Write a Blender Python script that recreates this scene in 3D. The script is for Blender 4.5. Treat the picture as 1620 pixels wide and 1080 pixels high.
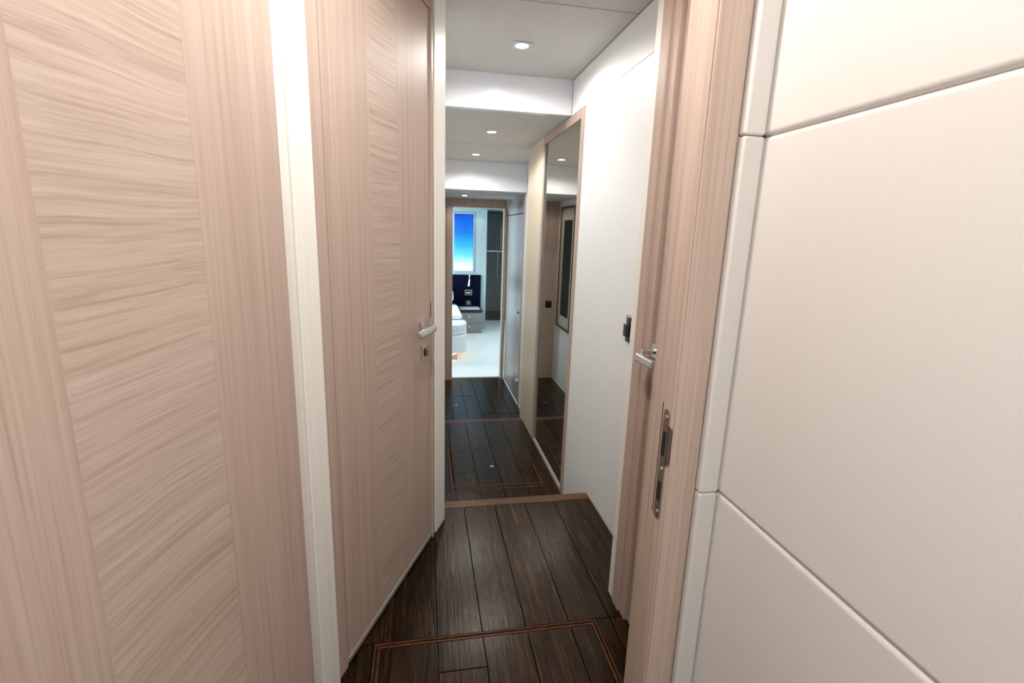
import bpy, bmesh, math, random
from mathutils import Matrix, Vector
random.seed(4)
for o in list(bpy.data.objects): bpy.data.objects.remove(o)
scn = bpy.context.scene
K = 0.9                      # plan units -> metres
H = 1.45                     # eye height in plan units
# ------------------------------------------------------------------ camera
cam_d = bpy.data.cameras.new('camera'); cam = bpy.data.objects.new('camera', cam_d)
scn.collection.objects.link(cam); scn.camera = cam
cam_d.sensor_fit = 'HORIZONTAL'; cam_d.sensor_width = 36.0
cam_d.lens = 36.0 * 768.0 / 1620.0
cam_d.clip_start = 0.02; cam_d.clip_end = 100
yaw, pitch, roll = (math.radians(a) for a in (10.49, 12.434, -1.855))
fw = Vector((math.sin(yaw)*math.cos(pitch), math.cos(yaw)*math.cos(pitch), -math.sin(pitch)))
r0 = Vector((math.cos(yaw), -math.sin(yaw), 0)); d0 = fw.cross(r0)
rt = math.cos(roll)*r0 + math.sin(roll)*d0
dn = -math.sin(roll)*r0 + math.cos(roll)*d0
m = Matrix((rt, -dn, -fw)).transposed().to_4x4()
m.translation = Vector((0, 0, H*K))
cam.matrix_world = m
# ------------------------------------------------------------------ world, exposure
w = bpy.data.worlds.new('world'); scn.world = w; w.use_nodes = True
w.node_tree.nodes['Background'].inputs[0].default_value = (0.75, 0.86, 1.0, 1)
w.node_tree.nodes['Background'].inputs[1].default_value = 0.6
vs = scn.view_settings
vs.view_transform = 'Standard'; vs.look = 'None'; vs.gamma = 1.0; vs.use_curve_mapping = False
vs.exposure = 0.2
# daylight entering through the hull window of the cabin at the end
def area_light(name, loc, size, size_y, power, col, rot):
    l = bpy.data.lights.new(name, 'AREA'); l.shape = 'RECTANGLE'; l.size = size*K; l.size_y = size_y*K
    l.energy = power; l.color = col
    o = bpy.data.objects.new(name, l); scn.collection.objects.link(o)
    o.location = Vector(loc)*K; o.rotation_euler = rot
    return o
area_light('added_back_daylight', (-0.15, -0.93, 1.75), 0.9, 0.9, 9, (0.84, 0.93, 1.0), (math.radians(90), 0, 0))  # added cool light behind the viewer, brightens headers and near walls
area_light('cabin_window_daylight', (-1.72, 8.9, 0.95), 2.0, 0.9, 120, (0.74, 0.90, 1.0), (0, math.radians(-90), 0))
# downlights: x, y, z, watts, colour, beam, label
DOWN = [
 (0.500, 2.690, 2.39, 14, 'square chrome downlight in the tall ceiling nearest the viewer'),
 (0.503, 3.815, 2.187, 16, 'square downlight in the middle ceiling just past the first white header'),
 (0.500, 4.915, 2.187, 13, 'square downlight in the middle ceiling just before the second white header'),
 (0.500, 6.200, 1.897, 4, 'small downlight in the low ceiling in front of the end doorway'),
 (0.060, 1.020, 2.39, 27, 'square downlight added unseen overhead to light the near walls, just ahead of the viewer'),  # from here on, unseen lamps added overhead to brighten the near walls
 (0.000, 0.150, 2.39, 15, 'square downlight added unseen overhead to light the near walls, above the doorway where the viewer stands'),
 (-0.10, -0.60, 2.39, 13, 'square downlight added unseen overhead to light the near walls, behind the viewer'),
]
# ------------------------------------------------------------------ materials
def nm(name):
    mt = bpy.data.materials.new(name); mt.use_nodes = True
    nt = mt.node_tree; b = nt.nodes['Principled BSDF']
    return mt, nt, b
def plain(name, col, rough=0.5, metal=0.0, spec=0.5, noise=0.0, nscale=30, bump=0.0, coat=0.0, sheen=0.0):
    mt, nt, b = nm(name)
    b.inputs['Roughness'].default_value = rough; b.inputs['Metallic'].default_value = metal
    b.inputs['Specular IOR Level'].default_value = spec; b.inputs['Coat Weight'].default_value = coat
    b.inputs['Sheen Weight'].default_value = sheen
    tc = nt.nodes.new('ShaderNodeTexCoord')
    n = nt.nodes.new('ShaderNodeTexNoise'); n.inputs['Scale'].default_value = nscale; n.inputs['Detail'].default_value = 5
    nt.links.new(tc.outputs['Object'], n.inputs['Vector'])
    r = nt.nodes.new('ShaderNodeValToRGB')
    c0 = tuple(max(0, c*(1-noise)) for c in col); c1 = tuple(min(1, c*(1+noise)) for c in col)
    r.color_ramp.elements[0].color = (*c0, 1); r.color_ramp.elements[1].color = (*c1, 1)
    r.color_ramp.elements[0].position = 0.3; r.color_ramp.elements[1].position = 0.7
    nt.links.new(n.outputs['Fac'], r.inputs['Fac']); nt.links.new(r.outputs['Color'], b.inputs['Base Color'])
    if bump:
        bp = nt.nodes.new('ShaderNodeBump'); bp.inputs['Strength'].default_value = bump; bp.inputs['Distance'].default_value = 0.002
        nt.links.new(n.outputs['Fac'], bp.inputs['Height']); nt.links.new(bp.outputs['Normal'], b.inputs['Normal'])
    return mt
def wood(name, light, mid, dark, scale, rough=0.45, bump=0.15, rnd=0.0, warp=0.0, spec=0.5, coat=0.0, fine=3.0, wscale=(1,1,1), pore=0.35):
    """grain follows the axis that carries the small scale value"""
    mt, nt, b = nm(name); L = nt.links
    b.inputs['Roughness'].default_value = rough; b.inputs['Specular IOR Level'].default_value = spec
    b.inputs['Coat Weight'].default_value = coat; b.inputs['Coat Roughness'].default_value = 0.12
    tc = nt.nodes.new('ShaderNodeTexCoord')
    vec = tc.outputs['Object']
    if rnd:
        oi = nt.nodes.new('ShaderNodeObjectInfo')
        ml = nt.nodes.new('ShaderNodeMath'); ml.operation = 'MULTIPLY'; ml.inputs[1].default_value = 37.0
        L.new(oi.outputs['Random'], ml.inputs[0])
        ad = nt.nodes.new('ShaderNodeVectorMath'); ad.operation = 'ADD'
        L.new(vec, ad.inputs[0]); L.new(ml.outputs[0], ad.inputs[1]); vec = ad.outputs[0]
    if warp:
        wn = nt.nodes.new('ShaderNodeTexNoise'); wn.inputs['Scale'].default_value = 1.0; wn.inputs['Detail'].default_value = 2
        wm = nt.nodes.new('ShaderNodeMapping'); wm.inputs['Scale'].default_value = wscale
        L.new(vec, wm.inputs['Vector']); L.new(wm.outputs[0], wn.inputs['Vector'])
        sb = nt.nodes.new('ShaderNodeVectorMath'); sb.operation = 'SUBTRACT'; sb.inputs[1].default_value = (0.5, 0.5, 0.5)
        L.new(wn.outputs['Color'], sb.inputs[0])
        sc = nt.nodes.new('ShaderNodeVectorMath'); sc.operation = 'SCALE'; sc.inputs['Scale'].default_value = warp
        L.new(sb.outputs[0], sc.inputs[0])
        a2 = nt.nodes.new('ShaderNodeVectorMath'); a2.operation = 'ADD'
        L.new(vec, a2.inputs[0]); L.new(sc.outputs[0], a2.inputs[1]); vec = a2.outputs[0]
    def band(mult, detail, rgh=0.6):
        mp = nt.nodes.new('ShaderNodeMapping'); mp.inputs['Scale'].default_value = tuple(s*mult for s in scale)
        n = nt.nodes.new('ShaderNodeTexNoise'); n.inputs['Scale'].default_value = 1.0; n.inputs['Detail'].default_value = detail
        n.inputs['Roughness'].default_value = rgh
        L.new(vec, mp.inputs['Vector']); L.new(mp.outputs[0], n.inputs['Vector'])
        return n.outputs['Fac']
    f1 = band(1.0, 4); f2 = band(fine, 3)
    mx = nt.nodes.new('ShaderNodeMath'); mx.operation = 'MULTIPLY_ADD'; mx.inputs[1].default_value = 0.55
    m2 = nt.nodes.new('ShaderNodeMath'); m2.operation = 'MULTIPLY'; m2.inputs[1].default_value = 0.45
    L.new(f2, m2.inputs[0]); L.new(f1, mx.inputs[0]); L.new(m2.outputs[0], mx.inputs[2])
    r = nt.nodes.new('ShaderNodeValToRGB'); e = r.color_ramp.elements
    e[0].position = pore; e[0].color = (*dark, 1); e[1].position = 0.66; e[1].color = (*light, 1)
    k = e.new(0.5); k.color = (*mid, 1)
    L.new(mx.outputs[0], r.inputs['Fac'])
    col = r.outputs['Color']
    if rnd:
        hs = nt.nodes.new('ShaderNodeHueSaturation')
        mr = nt.nodes.new('ShaderNodeMapRange'); mr.inputs['To Min'].default_value = 1-rnd; mr.inputs['To Max'].default_value = 1+rnd
        L.new(oi.outputs['Random'], mr.inputs['Value']); L.new(mr.outputs[0], hs.inputs['Value'])
        L.new(col, hs.inputs['Color']); col = hs.outputs['Color']
    L.new(col, b.inputs['Base Color'])
    bp = nt.nodes.new('ShaderNodeBump'); bp.inputs['Strength'].default_value = bump; bp.inputs['Distance'].default_value = 0.003
    L.new(mx.outputs[0], bp.inputs['Height']); L.new(bp.outputs['Normal'], b.inputs['Normal'])
    if coat: b.inputs['Specular Tint'].default_value = (1.0, 0.78, 0.55, 1); L.new(bp.outputs['Normal'], b.inputs['Coat Normal']); b.inputs['Coat Roughness'].default_value = 0.20
    return mt
def emis(name, col, s):
    mt, nt, b = nm(name)
    b.inputs['Base Color'].default_value = (*col, 1)
    b.inputs['Emission Color'].default_value = (*col, 1); b.inputs['Emission Strength'].default_value = s
    return mt
M = {}
OL, OM, OD = (0.54,0.417,0.35), (0.482,0.362,0.296), (0.405,0.293,0.232)
M['oak_v'] = wood('oak_vertical', OL, OM, OD, (80, 80, 1.0), rough=0.5, bump=0.08, spec=0.3)
M['oak_h'] = wood('oak_horizontal', (0.565,0.445,0.37), (0.49,0.375,0.305), (0.37,0.27,0.21), (2.0, 30, 90), spec=0.3, rough=0.5, bump=0.16, warp=0.05, wscale=(2.5,1,2.0), fine=2.6, pore=0.33)
M['oak_dark'] = wood('oak_dark_edge', (0.33,0.23,0.17), (0.27,0.18,0.13), (0.2,0.13,0.09), (55, 55, 1.1), rough=0.45, bump=0.1)
M['floor'] = wood('dark_oak_floor', (0.058,0.028,0.0095), (0.019,0.0085,0.0026), (0.004,0.0016,0.0005), (62, 3.0, 62), rough=0.27, bump=0.32, rnd=0.28, warp=0.05, wscale=(5,1.2,1), spec=0.12, coat=0.17, pore=0.36)
M['inlay'] = wood('inlay_wood', (0.13,0.05,0.02), (0.095,0.036,0.014), (0.05,0.018,0.007), (20, 20, 20), rough=0.32, bump=0.1, spec=0.15)
M['nosing'] = wood('nosing_wood', (0.17,0.085,0.036), (0.125,0.06,0.025), (0.07,0.033,0.013), (2, 40, 40), rough=0.30, bump=0.1, spec=0.2)
M['subfloor'] = plain('subfloor', (0.012,0.008,0.005), 0.8, noise=0.2)
M['white'] = plain('white_wall_panel', (0.88,0.89,0.885), 0.42, noise=0.015, nscale=60, bump=0.05)
M['gloss_white'] = plain('gloss_white_header', (0.80,0.81,0.85), 0.18, noise=0.01, nscale=8)
M['cream'] = wood('cream_lacquer', (0.89,0.86,0.79), (0.86,0.83,0.76), (0.82,0.78,0.71), (90, 90, 0.6), rough=0.4, bump=0.12)
M['beige'] = wood('beige_panel', (0.70,0.61,0.47), (0.66,0.57,0.43), (0.60,0.51,0.38), (90, 90, 0.6), rough=0.4, bump=0.1)
M['ceil'] = plain('ceiling_vinyl', (0.53,0.515,0.49), 0.7, noise=0.03, nscale=14, bump=0.1, sheen=0.15)
M['pad'] = plain('cream_upholstery', (0.60,0.55,0.505), 0.62, noise=0.02, nscale=240, bump=0.10, sheen=0.2)
M['grey_door'] = plain('grey_lacquer', (0.32,0.30,0.295), 0.32, noise=0.02, nscale=10)
M['chrome'] = plain('chrome', (0.72,0.71,0.69), 0.16, 1.0, noise=0.01)
M['steel'] = plain('brushed_steel', (0.42,0.36,0.31), 0.34, 1.0, noise=0.05, nscale=90)
M['black'] = plain('black_plastic', (0.012,0.012,0.013), 0.3, noise=0.1)
M['void'] = plain('dark_recess', (0.004,0.004,0.004), 0.9, noise=0.1)
M['mirror'] = plain('tinted_mirror', (0.66,0.63,0.575), 0.012, 1.0, noise=0.003)
M['lens'] = emis('lamp_lens', (1.0, 0.95, 0.86), 22.0)
M['bezel'] = plain('satin_bezel', (0.55,0.54,0.52), 0.35, 1.0, noise=0.02)
M['lens_far'] = emis('cabin_lamp_lens', (0.95, 1.0, 0.98), 5.0)
M['carpet'] = plain('white_carpet', (0.86,0.87,0.85), 0.95, noise=0.03, nscale=160, bump=0.4, sheen=0.3)
M['cabin_wall'] = plain('cabin_pale_wall', (0.34,0.41,0.42), 0.6, noise=0.03, nscale=20)
M['navy'] = plain('navy_upholstery', (0.0012,0.0015,0.012), 0.8, spec=0.08, noise=0.2, nscale=80)
M['linen'] = plain('white_linen', (0.80,0.82,0.83), 0.85, noise=0.03, nscale=30, bump=0.3, sheen=0.2)
M['bed_base'] = plain('pale_leather', (0.76,0.77,0.76), 0.5, noise=0.02, nscale=50)
M['throw'] = None
M['blue_trim'] = plain('blue_grey_binding', (0.10,0.14,0.19), 0.7, noise=0.1)
M['taupe'] = plain('taupe_lacquer', (0.25,0.225,0.215), 0.35, noise=0.03)
M['wardrobe'] = wood('grey_wardrobe_veneer', (0.125,0.115,0.105), (0.10,0.092,0.085), (0.075,0.068,0.062), (40,40,1.0), rough=0.3, bump=0.05)
M['stone'] = plain('white_stone_top', (0.75,0.77,0.78), 0.12, noise=0.03, nscale=6)
M['frame_dark'] = plain('dark_bronze_frame', (0.035,0.024,0.016), 0.3, noise=0.2)
M['mat_board'] = plain('beige_mat_board', (0.50,0.45,0.37), 0.8, noise=0.02)
M['gold'] = plain('champagne_bead', (0.6,0.5,0.36), 0.3, 1.0, noise=0.05)
M['seal'] = plain('grey_seal', (0.30,0.28,0.25), 0.35, noise=0.05)
def quilt():
    mt, nt, b = nm('quilted_throw'); L = nt.links
    tc = nt.nodes.new('ShaderNodeTexCoord'); mp = nt.nodes.new('ShaderNodeMapping')
    mp.inputs['Rotation'].default_value = (0.4, 0.5, 0.6)
    ck = nt.nodes.new('ShaderNodeTexBrick'); ck.inputs['Scale'].default_value = 9
    ck.inputs['Color1'].default_value = (0.84,0.84,0.84,1); ck.inputs['Color2'].default_value = (0.74,0.75,0.76,1)
    ck.inputs['Mortar'].default_value = (0.45,0.46,0.48,1); ck.inputs['Mortar Size'].default_value = 0.03
    L.new(tc.outputs['Object'], mp.inputs['Vector']); L.new(mp.outputs[0], ck.inputs['Vector'])
    L.new(ck.outputs['Color'], b.inputs['Base Color']); b.inputs['Roughness'].default_value = 0.85
    return mt
M['throw'] = quilt()
def sea_print():
    mt, nt, b = nm('sea_print'); L = nt.links
    tc = nt.nodes.new('ShaderNodeTexCoord'); sp = nt.nodes.new('ShaderNodeSeparateXYZ')
    L.new(tc.outputs['Generated'], sp.inputs[0])
    n = nt.nodes.new('ShaderNodeTexNoise'); n.inputs['Scale'].default_value = 3.0
    L.new(tc.outputs['Generated'], n.inputs['Vector'])
    a = nt.nodes.new('ShaderNodeMath'); a.operation = 'MULTIPLY_ADD'; a.inputs[1].default_value = 0.08
    L.new(n.outputs['Fac'], a.inputs[0]); L.new(sp.outputs['Z'], a.inputs[2])
    r = nt.nodes.new('ShaderNodeValToRGB'); e = r.color_ramp.elements
    e[0].position = 0.06; e[0].color = (0.86,0.87,0.84,1)
    e[1].position = 1.02; e[1].color = (0.0,0.06,0.40,1)
    for p, c in ((0.16,(0.68,0.84,0.82,1)),(0.30,(0.16,0.56,0.64,1)),(0.48,(0.03,0.36,0.62,1)),(0.72,(0.004,0.14,0.5,1))):
        k = e.new(p); k.color = c
    L.new(a.outputs[0], r.inputs['Fac']); L.new(r.outputs['Color'], b.inputs['Base Color'])
    b.inputs['Roughness'].default_value = 0.08
    return mt
M['sea'] = sea_print()
# ------------------------------------------------------------------ mesh helpers
C = scn.collection
def bm_box(bm, x0, x1, y0, y1, z0, z1):
    r = bmesh.ops.create_cube(bm, size=1.0)['verts']
    for v in r:
        v.co = Vector((x0+(v.co.x+.5)*(x1-x0), y0+(v.co.y+.5)*(y1-y0), z0+(v.co.z+.5)*(z1-z0)))
    return r
def bm_prism(bm, poly, z0, z1):
    a = [bm.verts.new((x, y, z0)) for x, y in poly]; b = [bm.verts.new((x, y, z1)) for x, y in poly]
    n = len(poly)
    bm.faces.new(a[::-1]); bm.faces.new(b)
    for i in range(n): bm.faces.new((a[i], a[(i+1) % n], b[(i+1) % n], b[i]))
    return a+b
def bm_cyl(bm, c0, c1, r, n=24, r2=None):
    c0 = Vector(c0); c1 = Vector(c1); ax = (c1-c0); L = ax.length
    res = bmesh.ops.create_cone(bm, cap_ends=True, segments=n, radius1=r, radius2=r if r2 is None else r2, depth=L)['verts']
    q = Vector((0, 0, 1)).rotation_difference(ax.normalized()).to_matrix().to_4x4()
    for v in res: v.co = q @ v.co + (c0+c1)/2
    return res
def bevel(bm, off, seg=2):
    bmesh.ops.bevel(bm, geom=list(bm.edges), offset=off, segments=seg, profile=0.5, affect='EDGES', clamp_overlap=True)
def obj(name, bm, mat, parent=None, smooth=False, label=None):
    bmesh.ops.recalc_face_normals(bm, faces=bm.faces)
    for v in bm.verts: v.co *= K
    me = bpy.data.meshes.new(name); bm.to_mesh(me); bm.free()
    me.materials.append(mat if not isinstance(mat, str) else M[mat])
    o = bpy.data.objects.new(name, me); C.objects.link(o)
    if smooth:
        for p in me.polygons: p.use_smooth = True
        try: me.set_sharp_from_angle(angle=math.radians(35))
        except Exception: pass
        wnm = o.modifiers.new('weighted_normal', 'WEIGHTED_NORMAL'); wnm.keep_sharp = True
    if parent: o.parent = parent
    if label: o['label'] = label
    return o
def box(name, b, mat, parent=None, bev=0.0, seg=2, label=None):
    bm = bmesh.new(); bm_box(bm, *b)
    if bev: bevel(bm, bev, seg)
    return obj(name, bm, mat, parent, smooth=bool(bev), label=label)
def prism(name, poly, z0, z1, mat, parent=None, bev=0.0, seg=2, label=None):
    bm = bmesh.new(); bm_prism(bm, poly, z0, z1)
    if bev: bevel(bm, bev, seg)
    return obj(name, bm, mat, parent, smooth=bool(bev), label=label)
def cyl(name, c0, c1, r, mat, parent=None, n=24, r2=None, label=None):
    bm = bmesh.new(); bm_cyl(bm, c0, c1, r, n, r2)
    return obj(name, bm, mat, parent, smooth=True, label=label)
def tag(o, label, cat, kind=None, group=None):
    o['label'] = label; o['category'] = cat
    if kind: o['kind'] = kind
    if group: o['group'] = group
    return o
def struct(o, label, cat): return tag(o, label, cat, 'structure')
def empty(name, loc=(0, 0, 0), rz=0.0):
    o = bpy.data.objects.new(name, None); C.objects.link(o); o.empty_display_size = 0.1
    o.location = Vector(loc)*K; o.rotation_euler = (0, 0, rz)
    return o
Z1, Z2 = -0.287, -0.574
XR = 0.92                    # right wall
XD = 1.11                    # recessed right wall beyond the second step
XL = 0.02                    # left wall of the lower corridor
CE1, CE2, CE3 = 2.39, 2.187, 1.897
YB1, YB2, YE = 3.165, 5.38, 6.60
# ------------------------------------------------------------------ floors
JX = [-1.288, -1.122, -0.956, -0.79, -0.624, -0.458, -0.292, -0.126, 0.040, 0.205, 0.372, 0.539, 0.705, XR]
g = 0.0024
def plank(fl, x0, x1, y0, y1, z, mat='floor'):
    if x1-x0 < 0.012 or y1-y0 < 0.012: return
    box('plank', (x0+g, x1-g, y0+g, y1-g, z-0.02, z), mat, fl)
def strip(fl, x0, x1, y0, y1, z): box('inlay_strip', (x0, x1, y0, y1, z-0.015, z+0.0008), 'inlay', fl)
def rect_border(fl, x0, x1, y0, y1, z, wd=0.009, far=True):
    strip(fl, x0, x1, y1-wd, y1, z)
    if y0 is not None: strip(fl, x0, x1, y0, y0+wd, z)
    yy = y0+wd if y0 is not None else -0.85
    strip(fl, x0, x0+wd, yy, y1-wd, z); strip(fl, x1-wd, x1, yy, y1-wd, z)
# upper floor, with a lift-out hatch in front of the viewer
fl0 = struct(box('floor', (-1.25, XR, -0.9, 2.43, -0.16, -0.02), 'subfloor'), 'dark brown oak plank floor nearest the viewer, with an inlaid hatch outline', 'floor')
HX0, HX1, HY1 = -0.168, 0.632, 1.507
for i in range(len(JX)-1):
    a, b_ = JX[i], JX[i+1]
    if b_ < -0.9: continue
    lo = max(a, -0.9)
    plank(fl0, lo, b_, HY1+0.0155, 2.376, 0)
    # outside the hatch (left and right margins)
    if a < HX0-0.0155: plank(fl0, lo, min(b_, HX0-0.0155), -0.88, HY1+0.0155, 0)
    if b_ > HX1+0.0155: plank(fl0, max(a, HX1+0.0155), b_, -0.88, HY1+0.0155, 0)
    # inside the hatch
    l, r_ = max(a, HX0+0.0085), min(b_, HX1-0.0085)
    if r_ > l:
        ends = {-0.126: 1.0, 0.040: 1.372, 0.205: 0.9, 0.372: 1.1}.get(a, 0.95)
        plank(fl0, l, r_, ends, HY1-0.0085, 0); plank(fl0, l, r_, -0.88, ends, 0)
rect_border(fl0, HX0, HX1, None, HY1, 0, 0.007)
rect_border(fl0, HX0-0.014, HX1+0.014, None, HY1+0.014, 0, 0.005)
box('step_nosing', (XL, XR, 2.378, 2.443, -0.03, 0.001), 'nosing', fl0, 0.004)
box('step_riser', (XL, XR, 2.425, 2.437, Z1, -0.03), 'oak_dark', fl0)
# middle floor
fl1 = struct(box('floor', (XL, XR, 2.443, 4.34, Z1-0.16, Z1-0.02), 'subfloor'), 'dark plank floor of the middle level, one step down, beside the tall mirror', 'floor')
MX0, MX1, MY0, MY1 = 0.18, 0.83, 3.050, 3.690
JM = [XL, 0.205, 0.372, 0.539, 0.705, XR]
for a, b_ in zip(JM[:-1], JM[1:]):
    plank(fl1, a, b_, 2.445, MY0-0.002, Z1); plank(fl1, a, b_, MY1+0.002, 4.292, Z1)
    l, r_ = max(a, MX0+0.014), min(b_, MX1-0.014)
    if r_ > l:
        e = {0.205: 3.31}.get(a, None)
        if e: plank(fl1, l, r_, MY0+0.062, e, Z1); plank(fl1, l, r_, e, MY1-0.014, Z1)
        else: plank(fl1, l, r_, MY0+0.062, MY1-0.014, Z1)
        plank(fl1, l, r_, MY0+0.014, MY0+0.046, Z1)
plank(fl1, XL, MX0, MY0, MY1, Z1); plank(fl1, MX1, XR, MY0, MY1, Z1)
rect_border(fl1, MX0, MX1, MY0, MY1, Z1, 0.012)
strip(fl1, MX0+0.012, MX1-0.012, MY0+0.048, MY0+0.060, Z1)
cyl('hatch_button', (0.5, 3.381, Z1-0.005), (0.5, 3.381, Z1+0.004), 0.014, 'chrome', fl1, 20, label='small chrome lift button in the floor hatch')
box('step_nosing', (XL, XR, 4.294, 4.356, Z1-0.03, Z1+0.001), 'nosing', fl1, 0.004)
box('step_riser', (XL, XR, 4.338, 4.350, Z2, Z1-0.03), 'oak_dark', fl1)
# lower floor
fl2 = struct(box('floor', (XL, XD, 4.356, YE, Z2-0.16, Z2-0.02), 'subfloor'), 'dark plank floor of the lowest level, running up to the end doorway', 'floor')
JL = [XL, 0.149, 0.315, 0.481, 0.644, 0.81, 0.976, XD]
for a, b_ in zip(JL[:-1], JL[1:]):
    ys = [4.358, 5.215, 5.225, 5.87, 5.88, YE+0.06] if b_ < 0.7 else [4.358, 5.215, 5.225, YE+0.06]
    for y0, y1 in zip(ys[::2], ys[1::2]): plank(fl2, a, b_, y0, y1, Z2)
strip(fl2, XL, 0.644, 5.215, 5.225, Z2); strip(fl2, XL, 0.40, 5.87, 5.88, Z2)
cyl('hatch_button', (0.373, 5.546, Z2-0.005), (0.373, 5.546, Z2+0.004), 0.016, 'chrome', fl2, 20, label='small chrome lift button in the lowest floor')
# ------------------------------------------------------------------ ceilings and headers
def ceiling(name, xs, ys, z, label, holes=()):
    base = struct(box(name, (xs[0], xs[1], ys[0], ys[-1], z+0.03, z+0.08), 'void'), label, 'ceiling')
    for y0, y1 in zip(ys[:-1], ys[1:]):
        box('ceiling_panel', (xs[0], xs[1], y0+0.002, y1-0.002, z, z+0.03), 'ceil', base, 0.006, 2)
    return base
ceiling('ceiling', (-1.3, XR), [-0.9, 0.9, 2.212, YB1], CE1, 'pale grey vinyl ceiling panels over the nearest, tallest part')
ceiling('ceiling', (XL, XD), [YB1+0.05, 4.40, YB2], CE2, 'grey ceiling of the middle part behind the first white header')
ceiling('ceiling', (XL, XD), [YB2+0.05, YE], CE3, 'low grey ceiling directly in front of the end doorway')
struct(box('wall_header', (XL-0.3, XR, YB1, YB1+0.05, CE2, CE1+0.03), 'gloss_white', None, 0.006), 'glossy white header where the tall ceiling drops, nearer of the two', 'header')
struct(box('wall_header', (XL, XD, YB2, YB2+0.05, CE3, CE2+0.03), 'gloss_white', None, 0.005), 'glossy white header above the lowest part, farther of the two', 'header')
# ------------------------------------------------------------------ right wall (white) with tall mirror
wr = struct(box('wall_right', (XR+0.02, XR+0.09, 1.66, 4.395, Z2, CE1+0.03), 'void'), 'white panelled wall to the left of the right-hand door', 'wall')
box('wall_panel', (XR, XR+0.02, 1.664, 2.888, Z1, CE2-0.0015), 'white', wr)
box('wall_panel', (XR, XR+0.02, 1.664, YB1, CE2+0.0015, CE1), 'white', wr)
box('wall_panel', (XR, XR+0.02, 3.872, 4.398, Z1, CE2), 'beige', wr, label='narrow cream panel beside the tall mirror')
box('corner_return', (XR, XD, 4.398, 4.412, Z2, CE2), 'white', wr)
mi = tag(empty('wall_mirror', (XR, 3.38, Z1)), 'tall full-height tinted mirror in a wooden frame on the right wall', 'mirror')
def part(name, b, mat, parent, bev=0.0, off=None, label=None):
    """a box given in plan coordinates, made a child of an Empty at off"""
    ox, oy, oz = off
    return box(name, (b[0]-ox, b[1]-ox, b[2]-oy, b[3]-oy, b[4]-oz, b[5]-oz), mat, parent, bev, label=label)
of = (XR, 3.38, Z1)
part('frame_stile', (XR-0.006, XR+0.018, 2.892, 2.946, Z1+0.004, CE2-0.004), 'oak_v', mi, 0.003, of)
part('frame_stile', (XR-0.006, XR+0.018, 3.806, 3.868, Z1+0.004, CE2-0.004), 'oak_v', mi, 0.003, of)
part('frame_rail', (XR-0.006, XR+0.018, 2.946, 3.806, CE2-0.060, CE2-0.004), 'oak_v', mi, 0.003, of)
part('frame_rail', (XR-0.006, XR+0.018, 2.946, 3.806, Z1+0.004, Z1+0.035), 'oak_v', mi, 0.003, of)
part('mirror_glass', (XR+0.004, XR+0.012, 2.94, 3.812, Z1+0.03, CE2-0.055), 'mirror', mi, 0, of, label='tinted mirror glass')
part('edge_bead', (XR-0.008, XR+0.001, 3.800, 3.810, Z1+0.03, CE2-0.06), 'seal', mi, 0, of, label='thin pale bead')
# black switch on the white wall, just left of the door frame
sw = tag(empty('wall_switch', (XR, 2.045, 0.985)), 'slim black rounded switch on the white wall beside the right-hand door frame', 'switch')
box('back_plate', (-0.008, -0.0005, -0.022, 0.022, 0.0, 0.115), 'black', sw, 0.004)
box('rocker', (-0.022, -0.007, -0.020, 0.020, 0.025, 0.085), 'black', sw, 0.006, 3)
box('clip', (-0.014, -0.001, -0.012, 0.012, 0.113, 0.128), 'chrome', sw, 0.002, label='small chrome clip')
# recessed right wall beyond the second step, with the grey door
wrec = struct(box('wall_right_recess', (XD+0.0, XD+0.08, 4.412, 5.44, Z2, CE2), 'white'), 'white set-back wall past the second step', 'wall')
d5 = struct(box('wall_right_far', (XD+0.03, XD+0.08, 5.44, YE, Z2, CE3), 'void'), 'dark backing behind the grey side door', 'wall')
box('frame_post', (XD-0.008, XD+0.03, 5.442, 5.495, Z2, CE3), 'oak_v', d5, 0.003)
box('header_panel', (XD, XD+0.03, 5.499, 6.57, 1.694, CE3-0.002), 'grey_door', d5, 0.002)
dg = struct(empty('door_5', (XD, 5.5, Z2)), 'grey lacquered side door right of the end doorway', 'door')
box('door_leaf', (0.0, 0.03, 0.004, 1.06, 0.012, 2.258), 'grey_door', dg, 0.003)
cyl('door_knob', (0.0, 0.12, 1.125), (-0.035, 0.12, 1.125), 0.018, 'chrome', dg, 20)
cyl('door_stop', (0.0, 0.045, 0.295), (-0.028, 0.045, 0.295), 0.026, 'gloss_white', dg, 20, label='white round door stop')
# ------------------------------------------------------------------ end wall and doorway
we = struct(prism('wall_end', [(XL, YE), (0.30, YE), (0.30, YE+0.08), (XL, YE+0.08)], Z2, CE3, 'oak_v'), 'wooden wall to the left of the end doorway', 'wall')
dr = struct(empty('door_4', (0.38, YE, Z2)), 'open doorway at the end with a wooden frame', 'doorway')
box('frame_jamb', (-0.078, -0.002, -0.012, 0.09, 0, CE3-Z2-0.002), 'oak_v', dr, 0.004)
box('frame_jamb', (0.682, 0.728, -0.012, 0.09, 0, CE3-Z2-0.002), 'oak_v', dr, 0.004)
box('frame_head', (-0.002, 0.682, -0.008, 0.09, 1.778-Z2, CE3-Z2-0.002), 'oak_v', dr, 0.004)
box('threshold', (-0.002, 0.682, 0.055, 0.10, -0.02, 0.004), 'oak_dark', dr, 0.002)
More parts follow.
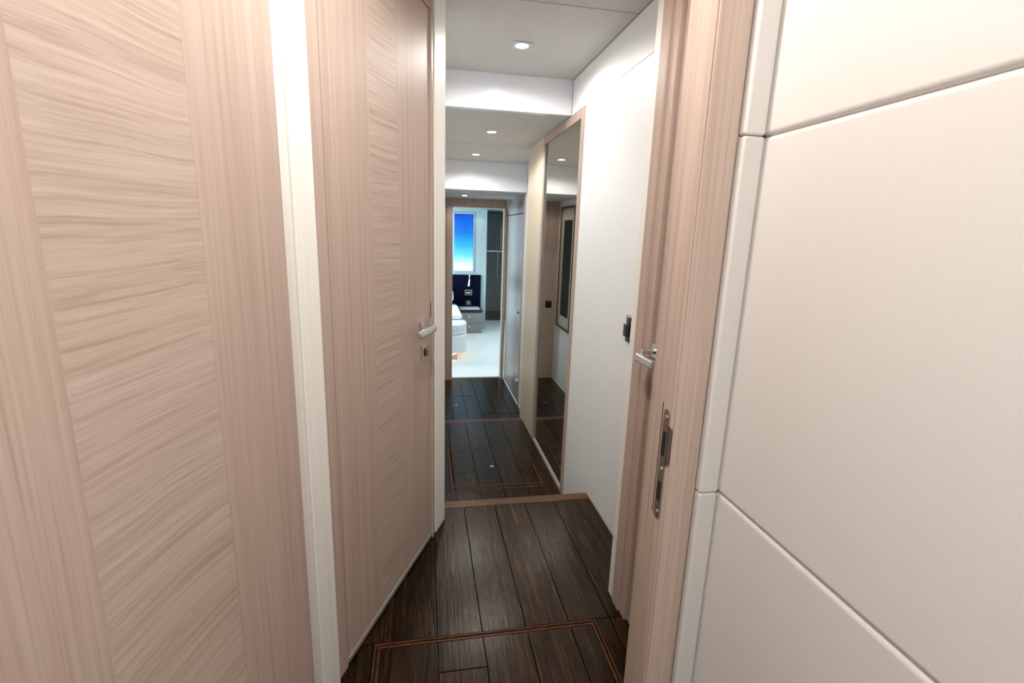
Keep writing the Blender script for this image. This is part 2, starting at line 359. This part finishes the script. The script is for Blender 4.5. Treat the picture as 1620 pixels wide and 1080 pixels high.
# ------------------------------------------------------------------ left wall of the lower corridor
wl = struct(box('wall_left', (XL-0.08, XL, 2.33, YE+0.08, Z2, CE1+0.03), 'white'), 'white left wall of the lower corridor, seen in the mirror', 'wall')
pic = tag(empty('framed_picture', (XL, 6.13, 0.24)), 'tall dark-framed picture on the left wall, seen in the mirror', 'picture')
ph, pw = 1.58, 0.31
for a in ((0, pw*2), ):
    box('frame_bar', (0.0005, 0.03, -pw, -pw+0.022, 0, ph), 'frame_dark', pic, 0.003)
    box('frame_bar', (0.0005, 0.03, pw-0.022, pw, 0, ph), 'frame_dark', pic, 0.003)
    box('frame_bar', (0.0005, 0.03, -pw+0.022, pw-0.022, 0, 0.022), 'frame_dark', pic, 0.003)
    box('frame_bar', (0.0005, 0.03, -pw+0.022, pw-0.022, ph-0.022, ph), 'frame_dark', pic, 0.003)
    for b in ((-pw+0.022, -pw+0.032, 0.022, ph-0.022), (pw-0.032, pw-0.022, 0.022, ph-0.022), (-pw+0.032, pw-0.032, 0.022, 0.032), (-pw+0.032, pw-0.032, ph-0.032, ph-0.022)):
        box('inner_bead', (0.0005, 0.022, *b), 'gold', pic, 0.0015)
    box('mat_board', (0.0005, 0.010, -pw+0.032, pw-0.032, 0.032, ph-0.032), 'mat_board', pic)
    box('print', (0.010, 0.012, -pw+0.13, pw-0.13, 0.17, ph-0.17), 'void', pic, label='dark upright print')
sw2 = tag(empty('wall_switch', (0.122, YE, 0.455)), 'square black switch on the wooden end wall, seen in the mirror', 'switch')
box('switch_plate', (-0.045, 0.045, -0.014, -0.0005, 0, 0.10), 'black', sw2, 0.004)
box('rocker', (-0.028, 0.028, -0.020, -0.013, 0.02, 0.08), 'black', sw2, 0.003)
# ------------------------------------------------------------------ angled left wall with its door
A = math.atan2(0.816, 0.345)
P0 = (-0.26, 1.443, 0.0)
wa = struct(empty('wall_left_angled', P0, A), 'angled left wall carrying the closed wooden door', 'wall')
box('wall_core', (-2.6, 0.905, 0.03, 0.09, 0.0, CE1), 'white', wa)
box('corner_post', (-0.150, -0.064, -0.010, 0.03, 0.0, CE1), 'cream', wa, 0.004, label='cream vertical post left of the closed door')
box('post_bead', (-0.185, -0.152, -0.004, 0.03, 0.0, CE1), 'cream', wa, 0.003)
box('end_post', (0.786, 0.908, -0.004, 0.03, 0.0, CE1), 'cream', wa, 0.003, label='cream end post right of the closed door')
box('end_return', (0.895, 0.909, 0.03, 0.12, 0.0, CE1), 'cream', wa)
d2 = struct(empty('door_2', P0, A), 'closed wooden door with lever handle in the angled left wall', 'door')
box('frame_jamb', (-0.063, -0.0015, 0.0, 0.03, 0.0, CE1-0.001), 'oak_v', d2, 0.002)
box('frame_jamb', (0.7485, 0.785, 0.0, 0.03, 0.0, CE1-0.001), 'oak_v', d2, 0.002)
box('frame_stop_bead', (0.748, 0.755, -0.005, 0.0, 0.0, CE1-0.001), 'oak_v', d2)
box('frame_head', (-0.0015, 0.748, 0.0, 0.03, 2.29, CE1-0.001), 'oak_v', d2, 0.002)
lf = box('door_leaf', (-0.004, 0.7495, 0.0165, 0.0299, 0.025, 2.2895), 'void', d2)  # black core reaches behind the gaps to stand in for their shade
box('stile', (0.0050, 0.2558, 0.003, 0.016, 0.030, 2.286), 'oak_v', lf)
box('centre_band', (0.2560, 0.452, 0.0032, 0.016, 0.030, 2.286), 'oak_h', lf)
box('stile', (0.4522, 0.745, 0.003, 0.016, 0.030, 2.286), 'oak_v', lf)
box('bottom_seal', (0.0015, 0.745, -0.002, 0.016, 0.012, 0.030), 'seal', lf, 0.001, label='pale grey seal strip along the bottom edge')
hd = box('handle_rose', (0.620, 0.685, -0.010, 0.003, 1.022, 1.084), 'chrome', d2, 0.002)
cyl('handle_neck', (0.628, -0.010, 1.058), (0.628, -0.055, 1.060), 0.011, 'chrome', hd, 20)
bm = bmesh.new(); bm_box(bm, 0.474, 0.640, -0.070, -0.048, 1.046, 1.075); bevel(bm, 0.007, 3)
obj('lever', bm, 'chrome', hd, True)
lk = box('lock_plate', (0.635, 0.695, -0.008, 0.003, 0.918, 0.978), 'chrome', d2, 0.002)
box('thumb_turn', (0.656, 0.674, -0.026, -0.008, 0.932, 0.964), 'steel', lk, 0.003)
box('keyhole_inset', (0.648, 0.682, -0.010, -0.0078, 0.930, 0.966), 'black', lk, 0.0008)
box('latch_slot', (0.7452, 0.7478, 0.001, 0.012, 1.085, 1.15), 'void', d2)
# near door leaf, standing open at the left edge of the picture
d1 = struct(empty('door_1', (-0.307, 1.188, 0.0), math.radians(75.0)), 'wooden door leaf standing open at the far left, nearest the viewer', 'door')
box('stile', (-0.2624, 0.0, 0.0, 0.045, 0.012, 2.30), 'oak_v', d1)
box('centre_band', (-0.5322, -0.2625, 0.0002, 0.045, 0.012, 2.30), 'oak_h', d1)
box('stile', (-0.80, -0.5323, 0.0, 0.045, 0.012, 2.30), 'oak_v', d1)
# ------------------------------------------------------------------ right-hand door, far jamb
d3 = struct(empty('door_3', (0.775, 1.50, 0.0)), 'right-hand wooden door mostly hidden behind the near jamb, lever showing', 'door')
o3 = (0.775, 1.50, 0.0)
part('frame_trim', (0.752, XR-0.001, 1.612, 1.662, 0, CE1), 'cream', d3, 0.004, o3, label='cream edge trim')
part('frame_jamb', (0.748, XR-0.001, 1.551, 1.612, 0, CE1), 'oak_v', d3, 0.002, o3)
part('frame_stop', (0.754, XR-0.001, 1.502, 1.551, 0, CE1), 'oak_v', d3, 0.003, o3)
part('door_leaf', (0.766, 0.80, 1.08, 1.488, 0.030, 2.286), 'oak_v', d3, 0.002, o3)
part('gap_shade_strip', (0.796, 0.815, 1.480, 1.503, 0.0, CE1), 'void', d3, 0, o3)  # black strip in place of the shade inside the door gap
part('bottom_seal', (0.762, 0.80, 1.08, 1.494, 0.010, 0.028), 'seal', d3, 0, o3, label='pale grey seal strip')
hr = part('handle_rose', (0.754, 0.766, 1.438, 1.486, 1.062, 1.110), 'chrome', d3, 0.002, o3)
h = bmesh.new(); bm_cyl(h, (0.765-o3[0], 1.462-o3[1], 1.086), (0.708-o3[0], 1.462-o3[1], 1.086), 0.010, 20)
obj('handle_neck', h, 'chrome', hr, True)
h = bmesh.new(); bm_box(h, 0.692-o3[0], 0.712-o3[0], 1.36-o3[1], 1.478-o3[1], 1.050, 1.078); bevel(h, 0.006, 3)
obj('lever', h, 'chrome', hr, True)
# ------------------------------------------------------------------ near jamb with strike plate
AX, BY = 0.549, 0.95
nj = struct(empty('door_6', (AX, BY, 0.0)), 'near wooden door jamb on the right with a steel strike plate', 'door frame')
prism('jamb_post', [(0, 0), (0.073, 0), (0.25, 0.0), (0.25, 0.124), (0.014, 0.124), (0.006, 0.118), (0.004, 0.07), (0.0, 0.066)], 0, CE1, 'oak_v', nj, 0.0015, 1)
box('jamb_facing', (0.004, 0.073, -0.006, 0.0, 0, CE1), 'oak_v', nj, 0.002)
# strike plate on the reveal
bm = bmesh.new()
zt, zb = 1.070, 0.795; yc, hw = 0.022, 0.0125
prof = []
for i in range(13):
    a = math.pi*i/12; prof.append((yc+hw*math.cos(a), zt-hw+hw*math.sin(a)))
for i in range(13):
    a = math.pi+math.pi*i/12; prof.append((yc+hw*math.cos(a), zb+hw+hw*math.sin(a)))
v0 = [bm.verts.new((-0.0025, y, z)) for y, z in prof]; v1 = [bm.verts.new((0.0005, y, z)) for y, z in prof]
bm.faces.new(v0); bm.faces.new(v1[::-1]); n_ = len(prof)
for i in range(n_): bm.faces.new((v0[i], v0[(i+1) % n_], v1[(i+1) % n_], v1[i]))
sp = obj('strike_plate', bm, 'steel', nj, False, 'brushed steel strike plate')
bm = bmesh.new()
for t in range(6):
    a0, a1 = t/6*1.2, (t+1)/6*1.2
    R_ = 0.014
    p = lambda a: (-0.0025 + R_*(1-math.cos(a)), yc-hw-R_*math.sin(a))
    (xa, ya), (xb, yb) = p(a0), p(a1)
    vs_ = [bm.verts.new(q) for q in ((xa, ya, 0.935), (xb, yb, 0.935+0.003*t), (xb, yb, 1.035-0.003*t), (xa, ya, 1.035))]
    bm.faces.new(vs_)
r_ = bmesh.ops.solidify(bm, geom=list(bm.faces), thickness=0.0022)
obj('strike_lip', bm, 'steel', sp)
box('latch_hole', (-0.0034, -0.0024, yc-0.007, yc+0.007, 0.955, 1.015), 'void', sp)
box('bolt_hole', (-0.0034, -0.0024, yc-0.007, yc+0.007, 0.842, 0.890), 'void', sp)
for zz in (1.052, 0.922, 0.812): cyl('screw', (-0.0024, yc, zz), (-0.0042, yc, zz), 0.0052, 'chrome', sp, 14)
box('jamb_groove', (-0.0006, 0.001, 0.044, 0.047, 0.80, 1.08), 'void', nj)
# ------------------------------------------------------------------ upholstered near right wall
PX = 0.671
wn = struct(box('wall_right_near', (PX+0.010, PX+0.10, -0.9, 0.945, 0.0, CE1), 'pad'), 'cream upholstered wall panels filling the right foreground', 'wall')
for z0, z1 in ((0.0, 0.878), (0.878, 1.656), (1.656, CE1)):
    box('padded_panel', (PX, PX+0.04, -0.9, 0.944, z0+0.0006, z1-0.0006), 'pad', wn, 0.011, 4)
    box('padded_edge', (AX+0.0745, PX-0.0005, 0.925, 0.949, z0+0.0006, z1-0.0006), 'pad', wn, 0.006, 3)
# room shell behind the viewer
wb = struct(box('wall_back', (-1.4, 0.75, -0.96, -0.9, 0, 1.28), 'cream'), 'plain wall behind the viewer, outside the picture', 'wall')
box('wall_section', (-1.4, 0.75, -0.96, -0.9, 2.22, CE1), 'cream', wb)
box('wall_section', (-1.4, -0.62, -0.96, -0.9, 1.28, 2.22), 'cream', wb)
box('wall_section', (0.32, 0.75, -0.96, -0.9, 1.28, 2.22), 'cream', wb)
w1 = struct(empty('added_window', (-0.15, -0.9, 1.28)), 'unseen window added behind the viewer to light the near walls, outside the picture', 'window')  # unseen opening added to go with the light behind the viewer
for b in ((-0.47, -0.43, 0, 0.94), (0.43, 0.47, 0, 0.94), (-0.43, 0.43, 0, 0.04), (-0.43, 0.43, 0.90, 0.94)):
    box('window_frame', (b[0], b[1], -0.02, 0.012, b[2], b[3]), 'cream', w1, 0.003)
# ------------------------------------------------------------------ end cabin
struct(box('floor', (-1.75, 2.1, YE+0.10, 11.5, Z2-0.05, Z2), 'carpet'), 'white carpet of the bright cabin beyond the end doorway', 'carpet')
CC = 1.935
struct(box('ceiling', (-1.75, 2.1, YE+0.09, 11.5, CC, CC+0.05), 'cabin_wall'), 'pale ceiling of the bright cabin', 'ceiling')
YW = 10.30
struct(box('wall_cabin_back', (-1.75, 1.185, YW, YW+0.08, Z2, CC), 'cabin_wall'), 'pale wall behind the bed in the cabin', 'wall')
struct(box('wall_cabin_partition', (1.188, 1.30, YW-0.02, 11.36, Z2, CC), 'cabin_wall', None, 0.004), 'pale partition post between bed wall and wardrobe', 'wall')
struct(box('wall_cabin_right', (2.1, 2.15, YE+0.09, 11.5, Z2, CC), 'cabin_wall'), 'pale right wall of the cabin, outside the picture', 'wall')
struct(box('wall_cabin_rear', (1.30, 2.1, 11.45, 11.5, Z2, CC), 'cabin_wall'), 'wall behind the grey wardrobe', 'wall')
struct(box('wall_cabin_front', (XD+0.09, 2.1, YE+0.02, YE+0.09, Z2, CC), 'cabin_wall'), 'cabin side of the wall right of the doorway', 'wall')
struct(box('wall_cabin_front', (-1.75, 0.30, YE+0.085, YE+0.13, Z2, CC), 'cabin_wall'), 'cabin side of the wall left of the doorway', 'wall')
wcl = struct(box('wall_cabin_left', (-1.80, -1.75, YE+0.09, 11.5, Z2, 0.50), 'cabin_wall'), 'low hull wall under the cabin window, outside the picture', 'wall')
struct(box('wall_cabin_left', (-1.80, -1.75, YE+0.09, 11.5, 1.40, CC), 'cabin_wall'), 'hull wall above the cabin window, outside the picture', 'wall')
struct(box('wall_cabin_left', (-1.80, -1.75, YE+0.09, 7.9, 0.50, 1.40), 'cabin_wall'), 'hull wall before the cabin window, outside the picture', 'wall')
struct(box('wall_cabin_left', (-1.80, -1.75, 9.9, 11.5, 0.50, 1.40), 'cabin_wall'), 'hull wall past the cabin window, outside the picture', 'wall')
# blue picture above the headboard
sp_ = tag(empty('sea_picture', (0.82, YW, 0.665)), 'large blue-to-white sea picture on the cabin wall above the navy headboard', 'picture')
box('print', (-0.195, 0.195, -0.022, -0.012, 0.012, 1.16), 'sea', sp_, label='deep blue fading through turquoise to white')
box('backing_frame', (-0.225, 0.225, -0.016, -0.0005, -0.02, 1.19), 'cabin_wall', sp_, 0.003)
tag(box('headboard', (-1.4, 1.186, YW-0.05, YW-0.0005, Z2+0.02, 0.592), 'navy', None, 0.01), 'navy blue upholstered headboard panel behind the bed and nightstand', 'headboard')
yl = YW-0.05
rl = tag(empty('reading_lamp', (0.93, yl, 0.36)), 'slim pale reading lamp on the navy headboard', 'lamp')
cyl('lamp_head', (0.0, -0.03, 0.0), (0.012, -0.045, 0.14), 0.022, 'gloss_white', rl, 16, 0.015)
cyl('lamp_stem', (0.012, -0.045, 0.14), (0.014, -0.03, 0.235), 0.008, 'chrome', rl, 12)
cyl('lamp_mount', (0.014, -0.0005, 0.225), (0.014, -0.03, 0.225), 0.022, 'chrome', rl, 16)
s1 = tag(empty('switch_plate', (0.928, yl, 0.165)), 'upper switch plate with a small green mark on the navy headboard', 'switch')
box('plate', (-0.075, 0.075, -0.010, -0.0005, 0, 0.115), 'taupe', s1, 0.003)
box('dark_insert', (-0.060, 0.060, -0.013, -0.009, 0.014, 0.100), 'black', s1, 0.002)
M['green'] = emis('green_indicator', (0.35, 0.75, 0.35), 0.5)
prism('indicator', [(-0.045, -0.0155), (0.04, -0.0155), (0.04, -0.013), (-0.045, -0.013)], 0.045, 0.062, 'green', s1)
s2 = tag(empty('switch_plate', (0.928, yl, -0.055)), 'lower dark switch plate on the navy headboard, above the nightstand', 'switch')
box('plate', (-0.065, 0.065, -0.010, -0.0005, 0, 0.115), 'black', s2, 0.003)
box('rocker', (-0.03, 0.03, -0.016, -0.009, 0.02, 0.095), 'taupe', s2, 0.002)
# nightstand
NY = 9.83
ns = tag(empty('nightstand', (0.92, NY, Z2)), 'taupe two-drawer nightstand with white top beside the bed', 'nightstand')
box('body', (-0.205, 0.250, 0.02, 0.415, 0.0, 0.435), 'taupe', ns, 0.003)
for z0, kz in ((0.005, 0.147), (0.218, 0.351)):
    dw = box('drawer', (-0.205, 0.250, 0.0, 0.02, z0, z0+0.208), 'taupe', ns, 0.004)
    cyl('knob', (-0.008, 0.0, kz), (-0.008, -0.03, kz), 0.019, 'chrome', dw, 18)
box('dark_edge', (-0.215, 0.262, -0.01, 0.418, 0.437, 0.490), 'black', ns, 0.003, label='black top slab')
box('top', (-0.195, 0.215, 0.03, 0.40, 0.4905, 0.500), 'stone', ns, 0.003, label='glossy white inset top')
# bed
bd = tag(empty('bed', (-0.3, 7.63, Z2)), 'bed with pale rounded floating base in the cabin, left of the doorway view', 'bed')
def rr(x0, x1, y0, y1, r, n=8):
    pts = []
    for cx, cy, a0 in ((x1-r, y0+r, -90), (x1-r, y1-0.02, 0), (x0+0.02, y1-0.02, 90), (x0+r, y0+r, 180)):
        if a0 in (0, 90): pts.append((x1 if a0 == 0 else x0, y1)); continue
        for i in range(n+1):
            a = math.radians(a0+90*i/n); pts.append((cx+r*math.cos(a), cy+r*math.sin(a)))
    return pts
prism('base', rr(-0.95, 0.995, 0.0, 2.55, 0.26), 0.115, 0.41, 'bed_base', bd, 0.05, 4)
box('plinth', (-0.75, 0.825, 0.09, 2.50, 0.0, 0.115), 'oak_v', bd, 0.003)
prism('mattress', [(-0.93, 0.67), (0.970, 0.67), (0.970, 2.55), (-0.93, 2.55)], 0.41, 0.565, 'linen', bd, 0.05, 5)
th = tag(prism('bed_throw', [(x-0.3, y+7.63) for x, y in rr(-0.95, 0.99, 0.008, 0.53, 0.265)], Z2+0.412, Z2+0.580, 'throw', None, 0.07, 5), 'pale quilted throw over the foot of the bed', 'throw')
prism('throw_binding', [(-1.25, 8.161), (0.69, 8.161), (0.69, 8.285), (-1.25, 8.285)], Z2+0.412, Z2+0.588, 'blue_trim', th, 0.06, 5, label='blue-grey binding')
def pillow(cx, cy, cz, wx, wy, hz, tilt, label):
    bm = bmesh.new(); bmesh.ops.create_uvsphere(bm, u_segments=28, v_segments=16, radius=1.0)
    for v in bm.verts:
        x, y, z = v.co
        sx = math.copysign(abs(x)**0.55, x)*wx; sy = math.copysign(abs(y)**0.55, y)*wy
        v.co = Vector((sx, sy, z*hz))
    bmesh.ops.rotate(bm, verts=bm.verts, cent=(0, 0, 0), matrix=Matrix.Rotation(tilt, 3, 'X'))
    for v in bm.verts: v.co += Vector((cx, cy, cz))
    return tag(obj('pillow', bm, 'linen', None, True), label, 'pillow')
pillow(0.24, 9.98, 0.185, 0.36, 0.20, 0.10, math.radians(42), 'plump white pillow at the head of the bed nearest the nightstand')
tag(box('duvet', (-1.20, 0.66, 8.45, 9.72, Z2+0.567, Z2+0.60), 'linen', None, 0.015, 3), 'white duvet lying between the throw and the pillow', 'duvet')
# warm light strip under the bed base
us = tag(empty('under_bed_light', (0.15, 7.70, Z2+0.10)), 'warm light strip glowing under the bed base', 'lamp')
M['warm'] = emis('warm_strip', (1.0, 0.72, 0.45), 6.0)
box('led_strip', (-0.55, 0.36, -0.012, 0.0, 0.0, 0.012), 'warm', us, 0.001)
box('led_strip', (0.375, 0.387, 0.1, 2.0, 0.0, 0.012), 'warm', us, 0.001)
# wardrobe
WY = 11.36
wd = tag(empty('wardrobe', (1.44, WY, Z2)), 'dark grey wardrobe with chrome handles and louvred base in the cabin', 'wardrobe')
box('body', (-0.13, 0.62, 0.02, 0.085, 0.0, 2.49), 'wardrobe', wd)
box('top_panel', (-0.012, 0.60, 0.0, 0.02, 2.300, 2.488), 'wardrobe', wd, 0.003)
dU = box('door', (-0.012, 0.60, 0.0, 0.02, 1.640, 2.295), 'wardrobe', wd, 0.003)
dL = box('door', (-0.012, 0.60, 0.0, 0.02, 0.512, 1.618), 'wardrobe', wd, 0.003)
box('drawer_front', (-0.012, 0.60, 0.0, 0.02, 0.215, 0.506), 'wardrobe', wd, 0.003)
box('chrome_rail', (-0.012, 0.60, -0.012, 0.02, 1.620, 1.638), 'chrome', wd, 0.002)
cyl('handle', (0.318, -0.035, 1.665), (0.318, -0.035, 2.165), 0.012, 'chrome', dU, 16)
cyl('handle', (0.250, -0.035, 1.005), (0.250, -0.035, 1.612), 0.012, 'chrome', dL, 16)
for q in (1.72, 2.11): cyl('handle_post', (0.318, 0.0, q), (0.318, -0.035, q), 0.008, 'chrome', dU, 12)
for q in (1.06, 1.56): cyl('handle_post', (0.250, 0.0, q), (0.250, -0.035, q), 0.008, 'chrome', dL, 12)
gr = box('louvre_backing', (-0.012, 0.60, 0.012, 0.02, 0.015, 0.21), 'void', wd)
for i in range(6): box('slat', (-0.012, 0.60, -0.002, 0.012, 0.022+i*0.031, 0.040+i*0.031), 'wardrobe', gr, 0.002)
# ------------------------------------------------------------------ downlights
def downlight(x, y, z, watts, label, half=0.05, col=(1.0, 0.968, 0.935), lens='lens', cone=160):
    t = tag(empty('ceiling_downlight', (x, y, z)), label, 'downlight', group='recessed corridor downlights')
    bm = bmesh.new()     # square bezel with a round opening
    n = 32; ri = half*0.66
    def sq(a):
        c, s = math.cos(a), math.sin(a); k = half/max(abs(c), abs(s)); return c*k, s*k
    rings = []
    for kind, zz in (('s', 0.0), ('s', -0.004), ('c', -0.004), ('c', 0.012)):
        rings.append([bm.verts.new((*(sq(2*math.pi*i/n) if kind == 's' else (ri*math.cos(2*math.pi*i/n), ri*math.sin(2*math.pi*i/n))), zz)) for i in range(n)])
    for a, b in zip(rings[:-1], rings[1:]):
        for i in range(n): bm.faces.new((a[i], a[(i+1) % n], b[(i+1) % n], b[i]))
    obj('bezel', bm, 'bezel', t, False)
    cyl('lens', (0, 0, -0.0015), (0, 0, 0.006), ri*0.97, lens, t, 28, label='glowing lens')
    l = bpy.data.lights.new('downlight_beam', 'SPOT'); l.energy = watts; l.color = col
    l.spot_size = math.radians(cone); l.spot_blend = 0.35; l.shadow_soft_size = 0.03
    lo = bpy.data.objects.new('downlight_beam', l); C.objects.link(lo)
    lo.parent = t; lo.location = (0, 0, -0.02)
    return t
for x, y, z, wt, lb in DOWN: downlight(x, y, z, wt, lb, cone=174 if y < 3 else 162)
downlight(0.88, 9.95, CC, 4, 'small cool downlight in the cabin ceiling above the nightstand', 0.04, (0.86, 0.97, 1.0), 'lens_far')
downlight(-0.60, 8.40, CC, 16, 'small cool downlight added unseen in the cabin ceiling above the bed to brighten the cabin', 0.04, (0.86, 0.97, 1.0), 'lens_far')  # added out of view as extra light for the cabin
downlight(1.75, 7.70, CC, 60, 'small cool downlight added unseen in the cabin ceiling right of the doorway to brighten the carpet', 0.04, (0.86, 0.97, 1.0), 'lens_far')  # added out of view to brighten the carpet by the doorway
